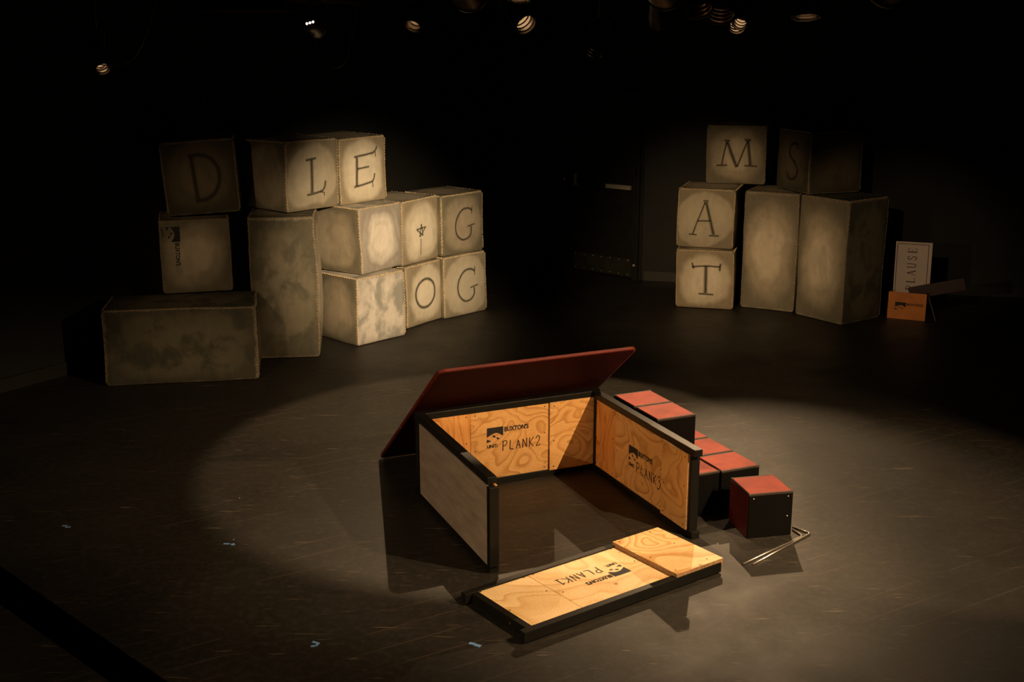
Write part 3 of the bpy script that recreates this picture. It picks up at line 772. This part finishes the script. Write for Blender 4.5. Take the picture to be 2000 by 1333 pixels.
for pts in ([(.018, .02), (.018, sh-.022)], [(.018, sh-.022), (sw-.034, sh-.022)], [(sw-.034, sh-.022), (sw-.034, .02)], [(sw-.034, .02), (.018, .02)]):
    ribbon(bm, pts, .006, fm, curve=False)
finish('border_line', bm, M_MARKER, st, smooth='keep')
bm = bmesh.new()
word = 'APPLAUSE'; stp = .0755; hgt = .082
for i, c in enumerate(word):
    z0 = .092 + i*stp
    for pts, wd in SER[c]:
        ribbon(bm, [(.205 - b_*hgt*1.0, z0 + a*.058) for a, b_ in pts], wd*.095, fm, curve=len(pts) > 3)
finish('sign_lettering', bm, M_MARKER, st, smooth='keep')
lean = .035
st.matrix_world = Matrix.Translation(Vector((3.77, 11.853, .016)) + dirv(CT)*.020 + dirv(CT+PI/2)*.165) @ Matrix.Rotation(CT, 4, 'Z') @ Matrix.Rotation(-.015, 4, 'Y') @ Matrix.Rotation(-lean, 4, 'X')
# maroon slab poking out
bm = bmesh.new(); box(bm, -.12, .42, -.012, .012, -.062, .062, .004)
o = finish('maroon_prop_book', bm, M_MAROON); tag(o, 'dark maroon slab poking out of the crate to the right', 'prop')
o.matrix_world = Matrix.Translation(Vector((3.77, 11.853, .278)) + dirv(CT)*.30 + dirv(CT+PI/2)*.10) @ Matrix.Rotation(CT, 4, 'Z') @ Matrix.Rotation(-.27, 4, 'Y')
bm = bmesh.new(); tube(bm, [(0, 0, 0), (.085, 0, -.24)], .005, 8)
o = finish('wooden_dowel', bm, M_DARKSTICK); tag(o, 'thin grey stick leaning against the right side of the crate', 'stick')
o.location = Vector((3.77, 11.853, .245)) + dirv(CT)*.378 + dirv(CT+PI/2)*.03; o.rotation_euler = (0, 0, CT)

# ------------------------------------------------------------------ black handrails near the camera
def hand(label, pts, posts, r=.024):
    t = thing('handrail', label, 'rail', group='black handrails of the seating')
    bm = bmesh.new(); tube(bm, pts, r, 16); finish('rail_pipe', bm, M_PIPE, t, smooth=True)
    for p in posts:
        bm = bmesh.new(); tube(bm, [(p[0], p[1], 0), p], r*.9, 12); finish('rail_post', bm, M_PIPE, t, smooth=True)
HR0 = Vector((-.855, 1.80, 1.985)); HR1 = Vector((-.44, 1.60, 1.815))
dHR = (HR1-HR0)
hand('black pipe handrail crossing the bottom left corner', [HR0 - dHR*1.2, HR0, HR1, HR1 + dHR*.55], [HR0 - dHR*1.15, HR1 + dHR*.5])
hand('black curved pipe rail at the bottom right edge', [(.795, 1.6, 1.55), (.775, 1.6, 1.74), (.783, 1.6, 1.86), (.815, 1.6, 1.98), (.86, 1.6, 2.02), (1.5, 1.55, 2.03)], [(1.5, 1.55, 2.03), (.795, 1.6, 1.56)])

# ------------------------------------------------------------------ stage lights on pipes
def stage_light(label, p, aim, W=None, cone=30, blend=.3, r=.075, lit=None, vents=False, hood=.13, group='hanging stage lights', colour=None):
    t = thing('stage_light', label, 'stage light', p, 0, group)
    d = (Vector(aim) - Vector(p)).normalized()
    q_ = d.to_track_quat('-Z', 'Y').to_matrix().to_4x4()       # local -Z along the beam
    bm = bmesh.new()
    lathe(bm, [(.0, .26), (r*.55, .255), (r*.75, .22), (r*.8, .10), (r*.95, .02), (r*1.05, 0), (r*1.05, -hood), (r*1.12, -hood-.004), (r*1.12, -hood+.004)], 32, q_)
    finish('lamp_can', bm, M_LAMPBODY, t, smooth=True)
    bm = bmesh.new()
    prof = [(r*.97, -.002)]
    for k in range(4):
        z = -hood*(k+.5)/4
        prof += [(r*.98, z+.006), (r*.88, z), (r*.98, z-.006)]
    prof += [(r*1.0, -hood-.003)]
    lathe(bm, prof, 32, q_); finish('ribbed_hood', bm, M_LAMPIN, t, smooth=False)
    bm = bmesh.new(); lathe(bm, [(r*.95, .004), (r*.5, -.004), (0, -.006)], 28, q_); finish('lens', bm, M_LENS if lit else M_COLDLENS, t, smooth=True)
    # yoke and clamp
    side = d.cross(Vector((0, 0, 1))).normalized()
    ysp = r*1.22; back = -d*.10*0
    bm = bmesh.new()
    top = Vector((0, 0, .17))
    c0 = q_.to_3x3() @ Vector((0, 0, .08))
    P = [c0 + side*ysp, side*ysp + top*.8 + c0*.4, side*ysp*.5 + top + c0*.2, -side*ysp*.5 + top + c0*.2, -side*ysp + top*.8 + c0*.4, c0 - side*ysp]
    tube(bm, P, .007, 8); finish('yoke', bm, M_LAMPBODY, t, smooth=True)
    bm = bmesh.new(); zt = 3.22 - p[2]
    tube(bm, [top + c0*.2, Vector((0, 0, zt))+Vector((c0.x, c0.y, 0))*.2], .012, 8); finish('hook_clamp', bm, M_LAMPBODY, t, smooth=True)
    if vents:
        bm = bmesh.new()
        for i in range(3):
            a = -d*.262 + Vector((-.022+.022*i, 0, -.008+.006*i))
            bmesh.ops.create_icosphere(bm, subdivisions=1, radius=.009, matrix=Matrix.Translation(a))
        finish('vent_glow', bm, M_VENT, t)
        for tgt, wt in (((-1.80, 12.0, 3.06), 5.0), ((-2.32, 12.0, 2.97), 2.0)):      # light leaking from the back vents
            ld = bpy.data.lights.new('vent_leak', 'SPOT'); ld.energy = wt*.22; ld.color = (1, .55, .4); ld.spot_size = math.radians(9); ld.spot_blend = .8; ld.shadow_soft_size = .01
            lo_ = bpy.data.objects.new('vent_leak', ld); col.objects.link(lo_); lo_.parent = t
            lo_.location = (0, .27, -.12); dv_ = Vector(tgt) - (Vector(p) + lo_.location); lo_.rotation_euler = dv_.to_track_quat('-Z', 'Y').to_euler()
    if W:
        ld = bpy.data.lights.new('lamp', 'SPOT'); ld.energy = W; ld.color = colour or WARM; ld.spot_size = math.radians(cone); ld.spot_blend = blend
        ld.shadow_soft_size = .012
        lo_ = bpy.data.objects.new('lamp', ld); col.objects.link(lo_); lo_.parent = t
        lo_.location = d*.018; lo_.rotation_euler = d.to_track_quat('-Z', 'Y').to_euler()
    return t
LB = ['steep back light hanging just above the frame at top centre', 'small stage light high on the right, its lens glinting between two rims', 'ribbed stage light cut by the top edge on the right']
for i, r_ in enumerate(RIG): stage_light(LB[i], r_['p'], r_['aim'], r_['W'], r_['cone'], r_['blend'], r_['r'], hood=r_.get('hood', .13), lit=True)
FB = ['front lamp out of sight to the upper right of the camera', 'front lamp out of sight to the upper left of the camera', 'front lamp above the view aimed at the left pile', 'front lamp above the view aimed at the right pile', 'front lamp out of sight at the right aimed at the bare floor', 'front lamp out of sight at the left aimed at the left pile', 'front lamp out of sight aimed at the crate', 'front lamp out of sight at the left aimed at the near floor']
for i, r_ in enumerate(FRONT): stage_light(FB[i], r_['p'], r_['aim'], r_['W'], r_['cone'], r_['blend'], r_['r'], lit=True, hood=.05, group='front lamps over the seating', colour=r_.get('col'))
# the others: unlit or only spilling a little glow on their hoods
stage_light('ribbed stage light hanging top centre, its hood rings glowing', (0.03, 10.0, 2.95), (1.9, 7.4, .7), r=.085, lit=True, hood=.17)
stage_light('small stage light just right of the broad one, three glowing bars in its hood', (1.66, 9.0, 2.93), (.9, 7.3, 1.4), r=.05, lit=True, hood=.12)
stage_light('stage light low at the far left of the ceiling, a glint on its rim', (-2.66, 8.0, 2.64), (-1.9, 6.9, 1.5), r=.045, hood=.10, lit=True)
stage_light('stage light near the top left with three small glowing vent holes', (-1.417, 9.0, 2.84), (-1.5, 12.0, 2.55), r=.07, vents=True)
stage_light('stage light left of the top centre, curved glints on its rim', (-.66, 9.0, 2.95), (-1.2, 7.9, 1.6), r=.06, lit=True, hood=.15)
stage_light('unlit stage light hanging low right of the top centre', (.69, 10.0, 2.72), (.4, 9.4, 2.0), r=.065)
stage_light('dark stage light between the centre and right rims, only its yoke catching light', (1.15, 10.0, 2.95), (1.5, 11.5, 1.5), r=.07)
stage_light('broad stage light high on the right, dashed glints along its lower rim', (1.50, 9.0, 3.02), (1.3, 8.2, 1.9), r=.10)
stage_light('stage light cut by the top edge left of the broad one', (1.17, 8.0, 3.04), (1.3, 7.4, 2.2), r=.08)
for i, (y_, lb) in enumerate(((8.05, 'nearest lighting pipe across the stage above the frame'), (9.0, 'lighting pipe carrying the centre stage lights'), (10.0, 'lighting pipe third across the stage'), (11.3, 'farthest lighting pipe before the piles of blocks'), (4.0, 'lighting pipe over the front of the stage'))):
    bm = bmesh.new(); x0, x1 = (-4.2, 6) if y_ > 5 else (-4.5, 6)
    if y_ > 10.5: x0 = -2.0
    elif y_ > 9.5: x0 = -2.9
    tube(bm, [(x0, y_, 3.235), (x1, y_, 3.235)], .024, 12)
    tag(finish('lighting_pipe', bm, M_LAMPBODY, smooth=True), lb, 'pipe', 'lighting pipes')
# ceiling baffles that catch the leak from the vented lamp
for lb, x0, x1, y0, y1, z in (('brown plywood ceiling baffle at the top edge left of centre', -2.02, -1.50, 11.2, 12.8, 3.055), ('lower brown ceiling baffle left of the first, barely lit', -2.75, -2.08, 11.2, 12.5, 2.965)):
    bm = bmesh.new(); box(bm, x0, x1, y0, y1, z, z+.018, .002); 
    for ax in (x0+.05, x1-.05): tube(bm, [(ax, (y0+y1)/2, z+.01), (ax, (y0+y1)/2, 3.75)], .006, 6)
    tag(finish('ceiling_baffle', bm, M_BAFFLE), lb, 'panel', 'ceiling baffles')
# cables
def cable(label, pts, r=.005):
    bm = bmesh.new(); tube(bm, smooth_poly(pts, 8), r, 8)
    tag(finish('lamp_cable', bm, M_CABLE, smooth=True), label, 'cable', 'hanging lamp cables')
cable('thin cable looping down beneath the lighting pipe left of centre', [(-1.05, 9.0, 3.2), (-1.16, 9.0, 2.75), (-1.2, 9.0, 2.60), (-1.28, 9.0, 2.55), (-1.36, 9.0, 2.60), (-1.44, 9.0, 2.8), (-1.46, 9.0, 3.2)])
cable('thin cable hanging beside the far left stage light', [(-2.74, 8.05, 3.2), (-2.74, 8.03, 2.8), (-2.70, 8.0, 2.64), (-2.60, 8.0, 2.60), (-2.40, 8.0, 2.68), (-2.2, 8.05, 3.2)])

bpy.context.view_layer.update()
